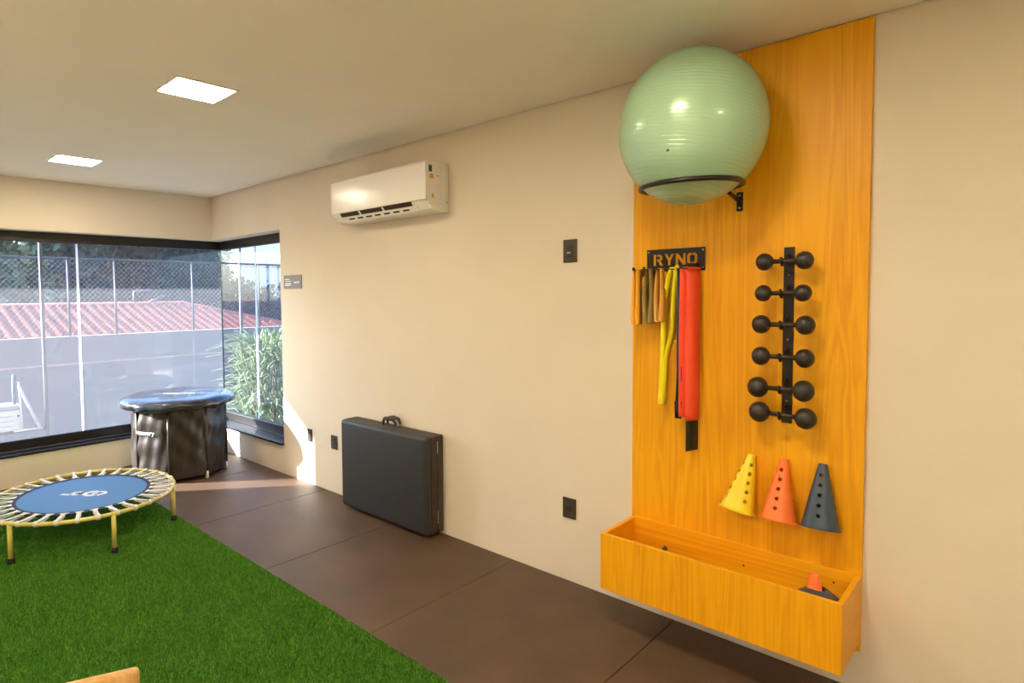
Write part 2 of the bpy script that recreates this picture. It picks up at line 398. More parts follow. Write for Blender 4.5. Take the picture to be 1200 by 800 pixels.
# ------------------------------------------------------------------ artificial turf: one carpet of blades
TX0, TX1, TY0, TY1 = -5.68, X1-.02, -3.10, -1.092
def blades(n, x0, x1, y0, y1, h):
    P = np.empty((n, 3, 3)); x = RNG.uniform(x0, x1, n); y = RNG.uniform(y0, y1, n)
    a = RNG.uniform(0, 2*PI, n); w = RNG.uniform(.0016, .0028, n); hh = h*RNG.uniform(.55, 1.15, n); ln = RNG.uniform(0, .9, n); b_ = RNG.uniform(0, 2*PI, n)
    dx, dy = np.cos(a)*w, np.sin(a)*w
    P[:, 0] = np.stack([x-dx, y-dy, np.zeros(n)], 1); P[:, 1] = np.stack([x+dx, y+dy, np.zeros(n)], 1)
    P[:, 2] = np.stack([np.clip(x+np.cos(b_)*ln*hh, x0, x1), np.clip(y+np.sin(b_)*ln*hh, y0, y1), hh], 1)
    return P
B = np.concatenate([blades(430000, -5.68, -1.0, -2.6, TY1, .016), blades(100000, -1.0, TX1, -2.6, TY1, .016), blades(70000, TX0, TX1, TY0, -2.6, .016)])
B[:, :, 2] -= .004
nb = len(B); nbv = nb*3
bv = np.array([[TX0, TY0, -.012], [TX1, TY0, -.012], [TX1, TY1, -.012], [TX0, TY1, -.012], [TX0, TY0, -.003], [TX1, TY0, -.003], [TX1, TY1, -.003], [TX0, TY1, -.003]])
bf = np.array([[4, 5, 6], [4, 6, 7], [0, 1, 5], [0, 5, 4], [2, 3, 7], [2, 7, 6], [1, 2, 6], [1, 6, 5], [3, 0, 4], [3, 4, 7]])+nbv
V = np.concatenate([B.reshape(-1, 3), bv]); Fi = np.concatenate([np.arange(nbv).reshape(-1, 3), bf])
off = np.array([-3.2, -2.2, -.012]); V = V-off
me = bpy.data.meshes.new('artificial_turf'); me.vertices.add(len(V)); me.vertices.foreach_set('co', V.astype(np.float32).ravel())
me.loops.add(Fi.size); me.loops.foreach_set('vertex_index', Fi.astype(np.int32).ravel())
me.polygons.add(len(Fi)); me.polygons.foreach_set('loop_start', np.arange(0, Fi.size, 3, dtype=np.int32))
me.materials.append(MAT['turf']); me.materials.append(MAT['turf_base'])
mi = np.zeros(len(Fi), np.int32); mi[nb:] = 1; me.polygons.foreach_set('material_index', mi)
me.update(calc_edges=True); me.validate()
tf = bpy.data.objects.new('artificial_turf', me); COL.objects.link(tf); tf.location = off; tf['kind'] = 'stuff'
tag(tf, 'bright green artificial turf carpet covering the floor beside the rubber mats', 'turf')

# ------------------------------------------------------------------ ceiling lights
def ceiling_light(x, y, label, group=None):
    t = thing('ceiling_light', (x, y, H-.006), label, 'light', group)
    a, b_ = .122, .142; f = .012; z0, z1 = H-.006, H+.004
    MB().box(x-a-f, x+a+f, y-b_-f, y-b_, z0, z1).box(x-a-f, x+a+f, y+b_, y+b_+f, z0, z1).box(x-a-f, x-a, y-b_, y+b_, z0, z1).box(x+a, x+a+f, y-b_, y+b_, z0, z1).build('frame', 'ac_white', t)
    MB().box(x-a, x+a, y-b_, y+b_, H-.003, H+.002).build('diffuser', 'diffuser', t)
    return t
ceiling_light(-2.88, -1.483, 'square white panel light in the ceiling, nearer the camera of the two in view', 'light')
ceiling_light(-4.9, -1.483, 'square white panel light in the ceiling, nearest the corner window', 'light')
for x, y in [(-.86, -1.483), (1.16, -1.483)]+[(x, y) for y in (-3.9, -6.3) for x in (-2.88, -.86, .15, 1.16)]:  # first pair continues the wall row; rear rows are unseen, added for fill
    ceiling_light(x, y, 'square white ceiling panel light outside the picture, rear rows added as fill light', 'ceiling lights outside the picture')

# ------------------------------------------------------------------ oak panel with bin
PL, PR = -1.381, -.461
pn = thing('oak_wall_unit', ((PL+PR)/2, -.01, .15), 'tall oak laminate wall panel with a long open bin at its foot', 'wall unit')
PT = .022
MB().box(PL, PR, -PT, 0, .155, 2.538).build('back_panel', 'oak', pn, bevel=.0012, seg=1)
BY = -.325; bz0, bz1 = .198, .452; tk = .018
MB().box(PL, PR, BY, BY+tk, bz0, bz1).build('front_board', 'oak', pn, bevel=.0012, seg=1)
MB().box(PL, PL+tk, BY+tk, -PT, bz0, bz1).build('side_board', 'oak_side', pn, bevel=.0012, seg=1)
MB().box(PR-tk, PR, BY+tk, -PT, bz0, bz1).build('side_board', 'oak_side', pn, bevel=.0012, seg=1)
MB().box(PL+tk, PR-tk, BY+tk, -PT-.014, bz0, bz0+tk).build('bottom_board', 'oak_h', pn)
MB().box(PL+tk, PR-tk, -PT-.014, -PT, bz0, bz1+.006).build('back_board', 'oak_h', pn, bevel=.0012, seg=1)
for x, y, z in [(-.545, -PT-.014, .405), (-.87, -PT-.014, .37)]: MB().lathe([(1e-6, 0), (.004, 0), (.004, .001), (1e-6, .001)], 10, axis_matrix((0, -1, 0)), (x, y, z)).build('screw_hole', 'dark_slot', pn)

# ------------------------------------------------------------------ exercise ball in its ring holder
BC = Vector((-.995, -.322, 2.188)); BRx, BRz = .272, .302
ball = MB().ball(BC, 1, 72, 40, (BRx, BRx, BRz)).build('exercise_ball', 'ball', base=(BC.x, BC.y, BC.z-BRz))
tag(ball, 'large pearly pale green exercise ball resting in a black wall ring', 'exercise ball')
d = Vector((.06, -.90, -.42)); d.normalize()
pz = BC+Vector((d.x*BRx, d.y*BRx, d.z*BRz))
MB().lathe([(1e-6, .003), (.004, .0025), (.0055, 0), (.0055, -.004)], 12, axis_matrix(d), pz).build('valve_plug', 'cone_blue', ball)
ZRING = 1.958
k = (BC.z-ZRING)/BRz; rring = BRx*math.sqrt(1-k*k)+.010
hd = thing('ball_holder', (BC.x, -PT, 1.88), 'black tubular wall ring cradling the pale green exercise ball', 'ball holder')
MB().tube([(BC.x+rring*math.cos(a), BC.y+rring*math.sin(a), ZRING) for a in np.linspace(0, 2*PI, 64, endpoint=False)], .0095, 12, True).build('ring', 'black_metal', hd)
for bx in (-.908,):
    pl = MB().box(bx-.013, bx+.013, -PT-.006, -PT, 1.878, 1.958).build('bracket', 'black_metal', hd, bevel=.003)
    yj = BC.y+math.sqrt(rring**2-(bx-BC.x)**2)
    MB().tube([(bx, -PT-.004, 1.918), (bx, yj+.01, ZRING-.016), (bx, yj-.015, ZRING-.012)], .008, 10).build('arm', 'black_metal', hd)
    for z in (1.892, 1.944): MB().lathe([(.005, 0), (.004, .002), (1e-6, .003)], 10, axis_matrix((0, -1, 0)), (bx, -PT-.006, z)).build('screw', 'screw', pl)

# ------------------------------------------------------------------ band rack with cut-out lettering
rk = thing('band_rack', (-1.177, -PT, 1.62), 'black metal hanger plate with the cut-out letters RYNO and five pegs', 'rack')
rx0, rx1, rz0, rz1 = -1.310, -1.046, 1.637, 1.739
LET = {
 'R': [[(0, 0), (.27, 0), (.27, 1), (0, 1)], [(.35, 1), (.7, 1), (.92, .86), (.92, .55), (.76, .42), (1, 0), (.7, 0), (.48, .38), (.35, .38), (.35, .58), (.58, .58), (.64, .63), (.64, .75), (.58, .8), (.35, .8)]],
 'Y': [[(0, 1), (.3, 1), (.5, .62), (.7, 1), (1, 1), (.63, .4), (.63, 0), (.37, 0), (.37, .4)]],
 'N': [[(0, 0), (0, 1), (.27, 1), (.73, .42), (.73, 1), (1, 1), (1, 0), (.73, 0), (.27, .58), (.27, 0)]],
 'O': [[(.46, 1), (.22, 1), (0, .8), (0, .2), (.22, 0), (.46, 0), (.46, .22), (.34, .22), (.28, .3), (.28, .7), (.34, .78), (.46, .78)], [(.54, 1), (.78, 1), (1, .8), (1, .2), (.78, 0), (.54, 0), (.54, .22), (.66, .22), (.72, .3), (.72, .7), (.66, .78), (.54, .78)]]}
cu = bpy.data.curves.new('tmp', 'CURVE'); cu.dimensions = '2D'; cu.fill_mode = 'BOTH'; cu.extrude = .0015
def poly(pts):
    s = cu.splines.new('POLY'); s.points.add(len(pts)-1); s.use_cyclic_u = True
    for q, (a, b_) in zip(s.points, pts): q.co = (a, b_, 0, 1)
poly([(rx0, rz0), (rx1, rz0), (rx1, rz1), (rx0, rz1)])
lw, lh, lx, lz = .0455, .052, -1.279, 1.664
for i, ch in enumerate('RYNO'):
    for pg in LET[ch]: poly([(lx+i*.0515+a*lw, lz+b_*lh) for a, b_ in pg])
to = bpy.data.objects.new('tmp', cu); COL.objects.link(to); bpy.context.view_layer.update()
me = bpy.data.meshes.new_from_object(to.evaluated_get(bpy.context.evaluated_depsgraph_get())); bpy.data.objects.remove(to)
me.transform(Matrix.Translation(-rk.location) @ Matrix.Translation((0, -PT-.005, 0)) @ Matrix.Rotation(PI/2, 4, 'X'))
me.materials.append(MAT['black_metal']); me.name = 'plate'
po = bpy.data.objects.new('plate', me); COL.objects.link(po); po.parent = rk
for x in (rx0+.009, rx1-.009):
    for z in (rz0+.012, rz1-.012):
        MB().lathe([(.0045, -.006), (.0045, 0), (.0035, .002), (1e-6, .003)], 10, axis_matrix((0, -1, 0)), (x, -PT-.006, z)).build('screw', 'screw', rk)
PEGX = [-1.296, -1.247, -1.198, -1.149, -1.080]
for x in PEGX:
    MB().box(x-.006, x+.006, -PT-.17, -PT-.004, 1.640, 1.644).box(x-.006, x+.006, -PT-.17, -PT-.167, 1.644, 1.654).build('peg', 'black_metal', rk, bevel=.001, seg=1)
# -- hanging bands: each loops over a peg, width along the peg
def hang(x, y, w, drop, half, bulge=.0, top=1.646, t=.0022, twist=0, skew=0, n=14):
    """closed loop hung on the peg at x, seen as a strap of width w"""
    P = []; wd = []; hw = .0075
    pts = []
    for i in range(n+1):                     # front leg, downwards
        s = i/n; pts.append((x-hw-(half-hw)*math.sin(PI*min(1, s*1.05))**1.0*.6-(half-hw)*.4*s-bulge*math.sin(PI*s), top-.004-drop*s, s))
    for i in range(1, 6):
        a = PI*i/6; rr_ = half*1.0; cx = x-bulge*0
        pts.append((cx-rr_*math.cos(a)*.95, top-.004-drop-rr_*.7*math.sin(a), 1))
    for i in range(n+1):
        s = 1-i/n; pts.append((x+hw+(half-hw)*math.sin(PI*min(1, s*1.05))*.6+(half-hw)*.4*s+bulge*.2*math.sin(PI*s), top-.004-drop*s, s))
    for i in range(1, 5):
        a = PI*i/5; pts.append((x+hw*math.cos(a), top-.004+hw*.7*math.sin(a), 0))
    pts.append(pts[0])
    path = [(a, y+skew*s, z) for a, z, s in pts]
    wds = [(math.sin(twist*s), math.cos(twist*s), 0) for a, z, s in pts]
    return MB().ribbon(path, wds, w, t)
tag(hang(PEGX[0], -.155, .048, .240, .010, twist=.25).build('resistance_band', 'band_orange'), 'short orange loop band hanging at the free left end of the band rack', 'resistance band', 'loop bands on the rack')
tag(hang(PEGX[0], -.095, .044, .228, .022, twist=-.5).build('resistance_band', 'band_olive'), 'short dark olive loop band hanging behind the short orange one', 'resistance band', 'loop bands on the rack')
tag(hang(PEGX[1], -.135, .044, .232, .016, .004, twist=.5).build('resistance_band', 'band_khaki'), 'short khaki loop band between the dark olive and the black loop bands', 'resistance band', 'loop bands on the rack')
tag(hang(PEGX[1], -.070, .034, .226, .018, .006, twist=.2).build('resistance_band', 'band_black'), 'short black loop band just left of the long yellow band', 'resistance band', 'loop bands on the rack')
tag(hang(PEGX[2], -.135, .040, .224, .012, .004, twist=.4).build('resistance_band', 'band_amber'), 'short amber loop band tucked behind the top of the long yellow band', 'resistance band', 'loop bands on the rack')
# long yellow band: left leg straight, right leg narrower and looping back
def pathband(pts, wd, w, name, m, label, t=.003):
    # smooth the control points with a Catmull-Rom spline
    Q = [Vector(p) for p in pts]; out = []
    for i in range(len(Q)-1):
        a = Q[max(i-1, 0)]; b_ = Q[i]; c = Q[i+1]; d_ = Q[min(i+2, len(Q)-1)]
        for k in range(6):
            s = k/6; out.append(.5*((2*b_)+(c-a)*s+(2*a-5*b_+4*c-d_)*s*s+(3*b_-a-3*c+d_)*s**3))
    out.append(Q[-1])
    return tag(MB().ribbon(out, wd, w, t).build(name, m), label, 'resistance band', 'loop bands on the rack')
yy = -.105; px = PEGX[3]
pathband([(px+.008, yy, 1.640), (px, yy, 1.649), (px-.010, yy, 1.640), (px-.030, yy, 1.56), (px-.042, yy, 1.45), (px-.044, yy, 1.30), (px-.048, yy, 1.15), (px-.055, yy, 1.05), (px-.050, yy, 1.037), (px-.044, yy, 1.05), (px-.036, yy, 1.16), (px-.030, yy, 1.25), (px-.005, yy, 1.36), (px+.004, yy-.01, 1.45), (px+.010, yy-.01, 1.55), (px+.012, yy, 1.615), (px+.008, yy, 1.640)], (.35, .94, 0), .036, 'resistance_band', 'band_yellow', 'long narrow yellow loop band hanging beside the wide red band')
pathband([(px+.006, yy+.03, 1.61), (px-.008, yy+.03, 1.50), (px-.018, yy+.03, 1.40), (px-.010, yy+.03, 1.335), (px+.012, yy+.03, 1.325), (px+.022, yy+.03, 1.40), (px+.014, yy+.03, 1.52), (px+.006, yy+.03, 1.648), (px-.004, yy+.03, 1.648), (px-.003, yy+.03, 1.56)], (.35, .94, 0), .012, 'resistance_band', 'band_yellow', 'thin pale yellow loop inside the long yellow band', .003)
tb = thing('tube_band', (px+.01, -.075, .98), 'navy and teal rubber tube band hanging between the yellow and red bands', 'resistance band', 'loop bands on the rack')
tx = px+.030
MB().tube([(tx-.005, -.12, 1.645), (tx-.004, -.125, 1.45), (tx, -.130, 1.2), (tx-.004, -.130, 1.03)], .005, 8).tube([(tx+.005, -.12, 1.645), (tx+.010, -.125, 1.45), (tx+.013, -.130, 1.2), (tx+.010, -.130, 1.03)], .005, 8).build('tube', 'tube_navy', tb)
MB().tube([(tx, -.112, 1.645), (tx+.004, -.118, 1.4), (tx+.006, -.12, 1.2), (tx+.002, -.12, 1.05)], .004, 8).build('teal_tube', 'tube_green', tb)
MB().tube([(tx-.004, -.130, 1.06), (tx-.003, -.130, .985)], [.0085, .0075], 10).tube([(tx+.010, -.130, 1.06), (tx+.011, -.130, .985)], [.0085, .0075], 10).build('sleeve', 'band_black', tb)
# wide red band: folded sheet hung over the last peg
rd = MB(); n_ = 26
front = []; wid = []
xr = PEGX[4]
P = [(xr+.004, 0, 1.640), (xr, 0, 1.648)]
for i in range(n_+1):
    s = i/n_; P.append((xr-.006-.004*math.sin(PI*s), 0, 1.642-.648*s))
for i, yoff, w_, dx in ((0, -.105, .100, 0), (1, -.088, .085, .012), (2, -.118, .078, .027)):
    q = [(a+dx*(1 if z < 1.63 else .45)+.004*math.sin(5*z+i), yoff+.006*math.sin(7*z+2*i), z-(.006*i if z < 1.2 else 0)) for a, _, z in P]
    wv_ = [(.36+.04*math.sin(6*z+i), .93, 0) for a, _, z in q]
    ws_ = [w_*(.98+.05*math.sin(4.2*z+i)) for a, _, z in q]
    rd.ribbon(q, wv_, ws_, .003)
tag(rd.build('resistance_band', 'band_red'), 'long wide bright red elastic band folded over the right-hand peg', 'resistance band', 'loop bands on the rack')
pathband([(xr+.006, -.075, 1.640), (xr+.003, -.075, 1.645), (xr, -.075, 1.640), (xr+.003, -.078, 1.3), (xr+.005, -.080, 1.0), (xr+.006, -.082, .84)], (.30, .95, 0), .075, 'strap', 'band_black', 'black webbing strap end hanging out below the wide red band')
bpy.data.objects['strap']['category'] = 'strap'

# ------------------------------------------------------------------ dumbbell rack and six dumbbells
dr = thing('dumbbell_rack', (-.72, -PT, 1.005), 'narrow black steel wall rail with hooks for six small dumbbells', 'rack')
MB().box(-.739, -.701, -PT-.006, -PT, 1.005, 1.716).build('rail', 'black_metal', dr, bevel=.002)
for z in (1.605, 1.345, 1.095): MB().lathe([(.005, 0), (.004, .002), (1e-6, .003)], 10, axis_matrix((0, -1, 0)), (-.72, -PT-.006, z)).build('screw', 'screw', dr)
DB = [(-.785, -.647, 1.657, .0352, 0), (-.788, -.650, 1.532, .0335, 0), (-.794, -.640, 1.408, .0375, 0), (-.794, -.640, 1.280, .0370, 0), (-.803, -.642, 1.153, .0418, 0), (-.796, -.633, 1.050, .0418, -.003)]
WORDS = ['topmost', 'second from the top', 'third from the top', 'fourth from the top', 'fifth from the top', 'lowest']
for i, (xa, xb, z, r, dz) in enumerate(DB):
    hy = -.110; rh = .0095
    path = [(-.722, -PT-.004, z+.030), (-.722, -.045, z+.022), (-.722, -.075, z-.006)]
    path += [(-.722, hy+.017*math.cos(a), z-.002+.017*math.sin(a)) for a in np.linspace(-2.6+PI, PI+PI*.9, 9) - PI*0] if False else []
    path += [(-.722, hy+.0165*math.cos(a), z+.0165*math.sin(a)) for a in np.linspace(-.35, -PI+.1, 8)]
    path += [(-.722, hy-.019, z+.010)]
    MB().tube(path, .0052, 8).ball((-.722, hy-.019, z+.011), .0058, 8, 6).build('hook', 'black_metal', dr)
    t = thing('dumbbell', ((xa+xb)/2, hy, z-r), 'black ball-ended dumbbell, '+WORDS[i]+' of six on the wall rail', 'dumbbell', 'dumbbells on the wall rail')
    MB().tube([(xa, hy, z-dz), (xb, hy, z+dz)], rh, 14).build('handle', 'black_rubber', t)
    for x, s in ((xa, -1), (xb, 1)): MB().ball((x, hy, z+s*dz), r, 28, 16, (.90, .90, 1)).build('weight', 'black_rubber', t)

# ------------------------------------------------------------------ agility cones with real holes
def boolean(me_obj, cutter):
    bo = me_obj.modifiers.new('cut', 'BOOLEAN'); bo.operation = 'DIFFERENCE'; bo.object = cutter; bo.solver = 'EXACT'
    bpy.context.view_layer.update()
    me2 = bpy.data.meshes.new_from_object(me_obj.evaluated_get(bpy.context.evaluated_depsgraph_get()))
    me_obj.modifiers.clear(); me_obj.data = me2; bpy.data.objects.remove(cutter)
def cone(tip, base, rb, rt, m, label, spin, backn=Vector((0, 1, 0))):
    """cone hung flat against the panel; tip and base are axis end points"""
    tip = Vector(tip); base = Vector(base); ax = tip-base; h = ax.length
    z = ax.normalized(); y = (backn-z*backn.dot(z)).normalized(); x = y.cross(z); R3 = Matrix((x, y, z)).transposed()
    t = .0022
    prof = [(rb+.006, 0), (rb+.006, .004), (rb, .006), (rt, h), (rt-t, h), (rb-t, .006), (rb-t, 0)]
    o = MB().lathe(prof, 40, R3, base, True, close=True).build('sports_cone', m, base=base)
    c = MB()
    for q in range(4):
        a = spin+q*PI/2
        for k_ in range(5):
            s = .20+.155*k_; zz = h*s; r = rb+(rt-rb)*s
            d = Vector((math.cos(a), math.sin(a), 0)); p = Vector((d.x*r, d.y*r, zz))
            c.tube([base+R3 @ (p-d*.012), base+R3 @ (p+d*.012)], .0078, 12)
    cc = c.build('cutter', m, base=base); bpy.context.view_layer.update()
    boolean(o, cc); o.data.materials.clear(); o.data.materials.append(MAT[m])
    for pl in o.data.polygons: pl.use_smooth = False
    md = o.modifiers.new('smooth', 'EDGE_SPLIT'); md.split_angle = math.radians(35)
    for pl in o.data.polygons: pl.use_smooth = True
    return tag(o, label, 'cone', 'agility cones on the oak panel')
cone((-.842, -PT-.020, .858), (-.880, -PT-.074, .625), .0635, .0145, 'cone_yellow', 'yellow agility cone with punched holes hanging tilted on the oak panel', -PI/2+.62)
cone((-.721, -PT-.020, .860), (-.726, -PT-.074, .620), .0635, .0145, 'cone_orange', 'orange agility cone with punched holes between the yellow and blue cones', -PI/2-.02)
cone((-.588, -PT-.020, .866), (-.582, -PT-.074, .626), .0635, .0145, 'cone_blue', 'dark blue agility cone with punched holes at the right of three', -PI/2+.06)
# in the bin: grey disc cone with an orange cone poking through it
dc = Vector((-.577, -.185, bz0+tk))
R3 = Matrix.Identity(3)
oc = MB().lathe([(.060, 0), (.060, .004), (.055, .006), (.016, .262), (.0135, .262), (.052, .006), (.052, 0)], 36, None, dc, True, True)
for k_ in range(6): oc.tube([dc+Vector((.0215*math.cos(a), .0215*math.sin(a), .218+.007*k_)) * 1 if False else dc+Vector(((.0225-.0011*k_)*math.cos(a), (.0225-.0011*k_)*math.sin(a), .218+.007*k_)) for a in np.linspace(0, 2*PI, 20, endpoint=False)], .0014, 5, True)
tag(oc.build('sports_cone', 'cone_orange'), 'orange cone in the wooden bin with only its ribbed tip showing', 'cone')
gd = MB().lathe([(.098, .152), (.098, .156), (.030, .212), (.024, .212), (.024, .209), (.092, .152)], 40, None, dc+Vector((.012, 0, 0)), True, True)
tag(gd.build('disc_cone', 'disc_grey'), 'slate grey disc cone lying over the orange tip in the wooden bin', 'disc cone')
tag(MB().tube([(-1.215, -.15, bz0+tk+.012), (-1.20, -.12, .28), (-1.19, -.085, .362), (-1.187, -.078, .370)], [.012, .012, .011, .009], 10).build('rope_handle', 'black_rubber'), 'dark rubber grip leaning inside the left half of the wooden bin', 'handle')

# ------------------------------------------------------------------ split air conditioner
ac = thing('air_conditioner', (-3.08, 0, 2.05), 'white split air conditioner mounted high on the wall', 'air conditioner')
ax0, ax1 = -3.552, -2.603
prof = [(0, 2.055), (-.115, 2.055), (-.150, 2.066), (-.188, 2.108), (-.198, 2.135), (-.198, 2.325), (-.185, 2.345), (-.150, 2.352), (0, 2.352)]
MB().prism(prof, 0, ax0, ax1).build('body', 'ac_white', ac, bevel=.006)
fp = [(-.196, 2.122), (-.2065, 2.118), (-.2075, 2.25), (-.2075, 2.335), (-.196, 2.349), (-.178, 2.353), (-.180, 2.346), (-.196, 2.34)]
MB().prism(fp, 0, ax0-.001, ax1+.001).build('front_panel', 'ac_gloss', ac, bevel=.003)
# air outlet: dark slot in the slanted underside with louvre and vanes
def under(t, lift): # point on the slanted lip, t along, lift outward
    a = Vector((0, -.150, 2.066)); b_ = Vector((0, -.195, 2.118)); nrm = Vector((0, -.76, -.65)); return a+(b_-a)*t+nrm*lift
def lip(x0, x1, t0, t1, l0, l1):
    vs = [Vector((x, 0, 0))+under(t, l) for x in (x0, x1) for t in (t0, t1) for l in (l0, l1)]
    return vs, [(0, 1, 3, 2), (4, 6, 7, 5), (0, 4, 5, 1), (2, 3, 7, 6), (0, 2, 6, 4), (1, 5, 7, 3)]
MB().add(*lip(ax0+.085, ax1-.13, .05, 1.0, -.002, .002)).build('outlet', 'dark_slot', ac)
MB().add(*lip(ax0+.09, ax1-.10, -.02, .58, .004, .008)).build('louvre', 'ac_white', ac, bevel=.001, seg=1)
for x in np.linspace(ax0+.16, ax1-.24, 7):
    MB().add(*lip(x, x+.058, .20, .36, .0075, .0095)).build('louvre_slot', 'dark_slot', ac)
for x in (ax0+.29, ax0+.53, ax1-.135):
    MB().add(*lip(x, x+.014, .55, 1.0, .001, .006)).build('vane', 'ac_white', ac)
# stickers on the side
sx_ = ax1+.0022
def stick(y0, y1, z0, z1, m, name='sticker'): MB().box(ax1-.001, sx_, y0, y1, z0, z1).build(name, m, ac)
stick(-.188, -.066, 2.09, 2.335, 'ac_gloss', 'label_sheet'); sx_ += .0006
stick(-.178, -.152, 2.285, 2.325, 'sticker_dark'); stick(-.172, -.135, 2.245, 2.266, 'sticker_orange'); stick(-.168, -.142, 2.268, 2.273, 'sticker_green')
stick(-.108, -.098, 2.262, 2.270, 'sticker_dark'); stick(-.112, -.100, 2.190, 2.196, 'sticker_yellow')
MB().prism([(-.165, 2.130), (-.128, 2.130), (-.1465, 2.166)], 0, ax1, sx_).build('warning_triangle', 'sticker_yellow', ac)
MB().box(ax1, sx_+.0006, -.1485, -.1445, 2.134, 2.154).build('warning_mark', 'sticker_dark', ac)
stick(-.030, -.012, 2.112, 2.114, 'dark_slot', 'vent_line')

# ------------------------------------------------------------------ folded massage table standing as a case
cx0, cx1 = -3.545, -2.664
cs = thing('folding_massage_table', ((cx0+cx1)/2, -.08, 0), 'black folded massage table standing like a suitcase against the wall', 'massage table')
zb, zt = .022, .648
MB().box(cx0, cx1, -.063, -.008, zb, zt).build('rear_frame', 'leather_side', cs, bevel=.008, seg=3)
MB().box(cx0, cx1, -.118, -.067, zb, zt).build('front_frame', 'leather_side', cs, bevel=.008, seg=3)
pad = MB().box(cx0-.004, cx1+.002, -.168, -.112, zb-.002, zt+.002).build('front_pad', 'leather', cs, bevel=.034, seg=6)
for pl in pad.data.polygons: pl.use_smooth = True
hx = -3.10
MB().tube([(hx-.065, -.080, zt-.002), (hx-.064, -.082, zt+.028), (hx-.045, -.086, zt+.050), (hx, -.088, zt+.057), (hx+.045, -.086, zt+.050), (hx+.064, -.082, zt+.028), (hx+.065, -.080, zt-.002)], [.008, .010, .012, .013, .012, .010, .008], 10).build('handle', 'leather_side', cs)
MB().tube([(hx-.065, -.045, zt-.002), (hx-.064, -.043, zt+.028), (hx-.045, -.040, zt+.050), (hx, -.039, zt+.057), (hx+.045, -.040, zt+.050), (hx+.064, -.043, zt+.028), (hx+.065, -.045, zt-.002)], [.008, .010, .012, .013, .012, .010, .008], 10).build('handle', 'leather_side', cs)
for y in (-.045, -.080):
    for s in (-1, 1): MB().box(hx+s*.066-.008, hx+s*.066+.008, y-.008, y+.008, zt-.001, zt+.016).build('handle_ring', 'chrome', cs, bevel=.003)
for z in (.085, .535): MB().box(cx1-.002, cx1+.003, -.069, -.061, z, z+.078).build('hinge', 'chrome', cs, bevel=.001, seg=1)
for x in (-3.36, -3.13, -2.70):
    MB().tube([(x, -.088, 0), (x, -.088, zb+.004)], [.012, .010], 12).build('foot', 'chrome', cs)
    MB().tube([(x, -.035, 0), (x, -.035, zb+.004)], [.012, .010], 12).build('foot', 'rubber_foot', cs)

# ------------------------------------------------------------------ wall plates
def plate(x0, x1, z0, z1, label, kind):
    t = thing('wall_outlet' if kind != 'switch' else 'wall_switch', ((x0+x1)/2, 0, z0), label, 'outlet' if kind != 'switch' else 'switch')
    MB().box(x0, x1, -.009, 0, z0, z1).build('cover_plate', 'switch', t, bevel=.003)
    cx = (x0+x1)/2; cz = (z0+z1)/2
    if kind == 'single':
        MB().box(cx-.018, cx+.018, -.0115, -.008, cz-.014, cz+.012).build('socket', 'switch_dark', t, bevel=.002)
        for dx in (-.008, 0, .008): MB().tube([(cx+dx, -.0125, cz-.001+(.004 if dx == 0 else 0)), (cx+dx, -.011, cz-.001+(.004 if dx == 0 else 0))], .0022, 8).build('pin_hole', 'rubber_foot', t)
    elif kind == 'multi':
        for k_ in range(3):
            z = cz-.034+.034*k_
            s_ = MB().box(cx-.020, cx+.020, -.0115, -.008, z-.013, z+.013).build('socket', 'switch_dark', t, bevel=.002)
            for dx in (-.008, 0, .008): MB().tube([(cx+dx, -.0125, z+(.004 if dx == 0 else 0)), (cx+dx, -.011, z+(.004 if dx == 0 else 0))], .0022, 8).build('pin_hole', 'strap_white' if dx else 'rubber_foot', s_)
    else:
        MB().box(cx-.020, cx+.020, -.0115, -.008, cz+.004, cz+.030).build('rocker', 'switch_dark', t, bevel=.002)
        s_ = MB().box(cx-.020, cx+.020, -.0115, -.008, cz-.036, cz-.002).build('socket', 'switch_dark', t, bevel=.002)
        MB().box(cx-.014, cx+.006, -.0125, -.011, cz-.012, cz-.008).build('slot', 'strap_white', s_)
plate(-4.214, -4.152, .347, .455, 'dark wall socket plate at the edge of the sunlit patch of wall', 'multi')
plate(-3.886, -3.808, .345, .453, 'dark wall socket plate just left of the folded massage table', 'multi')
plate(-1.778, -1.697, 1.703, 1.823, 'dark switch plate high on the wall left of the oak panel', 'switch')
plate(-1.781, -1.702, .341, .451, 'dark wall socket plate low on the wall left of the oak bin', 'single')
sg = thing('door_sign', (-4.395, 0, 1.609), 'small grey notice plate with white print beside the corner window', 'sign')
MB().box(-4.530, -4.260, -.006, 0, 1.609, 1.722).build('plate', 'sign', sg, bevel=.002)
for x0_, x1_, z_, h_ in ((-4.505, -4.435, 1.688, .008), (-4.505, -4.410, 1.672, .005), (-4.505, -4.415, 1.652, .010), (-4.505, -4.425, 1.638, .008), (-4.375, -4.290, 1.661, .012)):
    MB().box(x0_, x1_, -.0068, -.0055, z_-h_/2, z_+h_/2).build('print_line', 'white_print', sg)

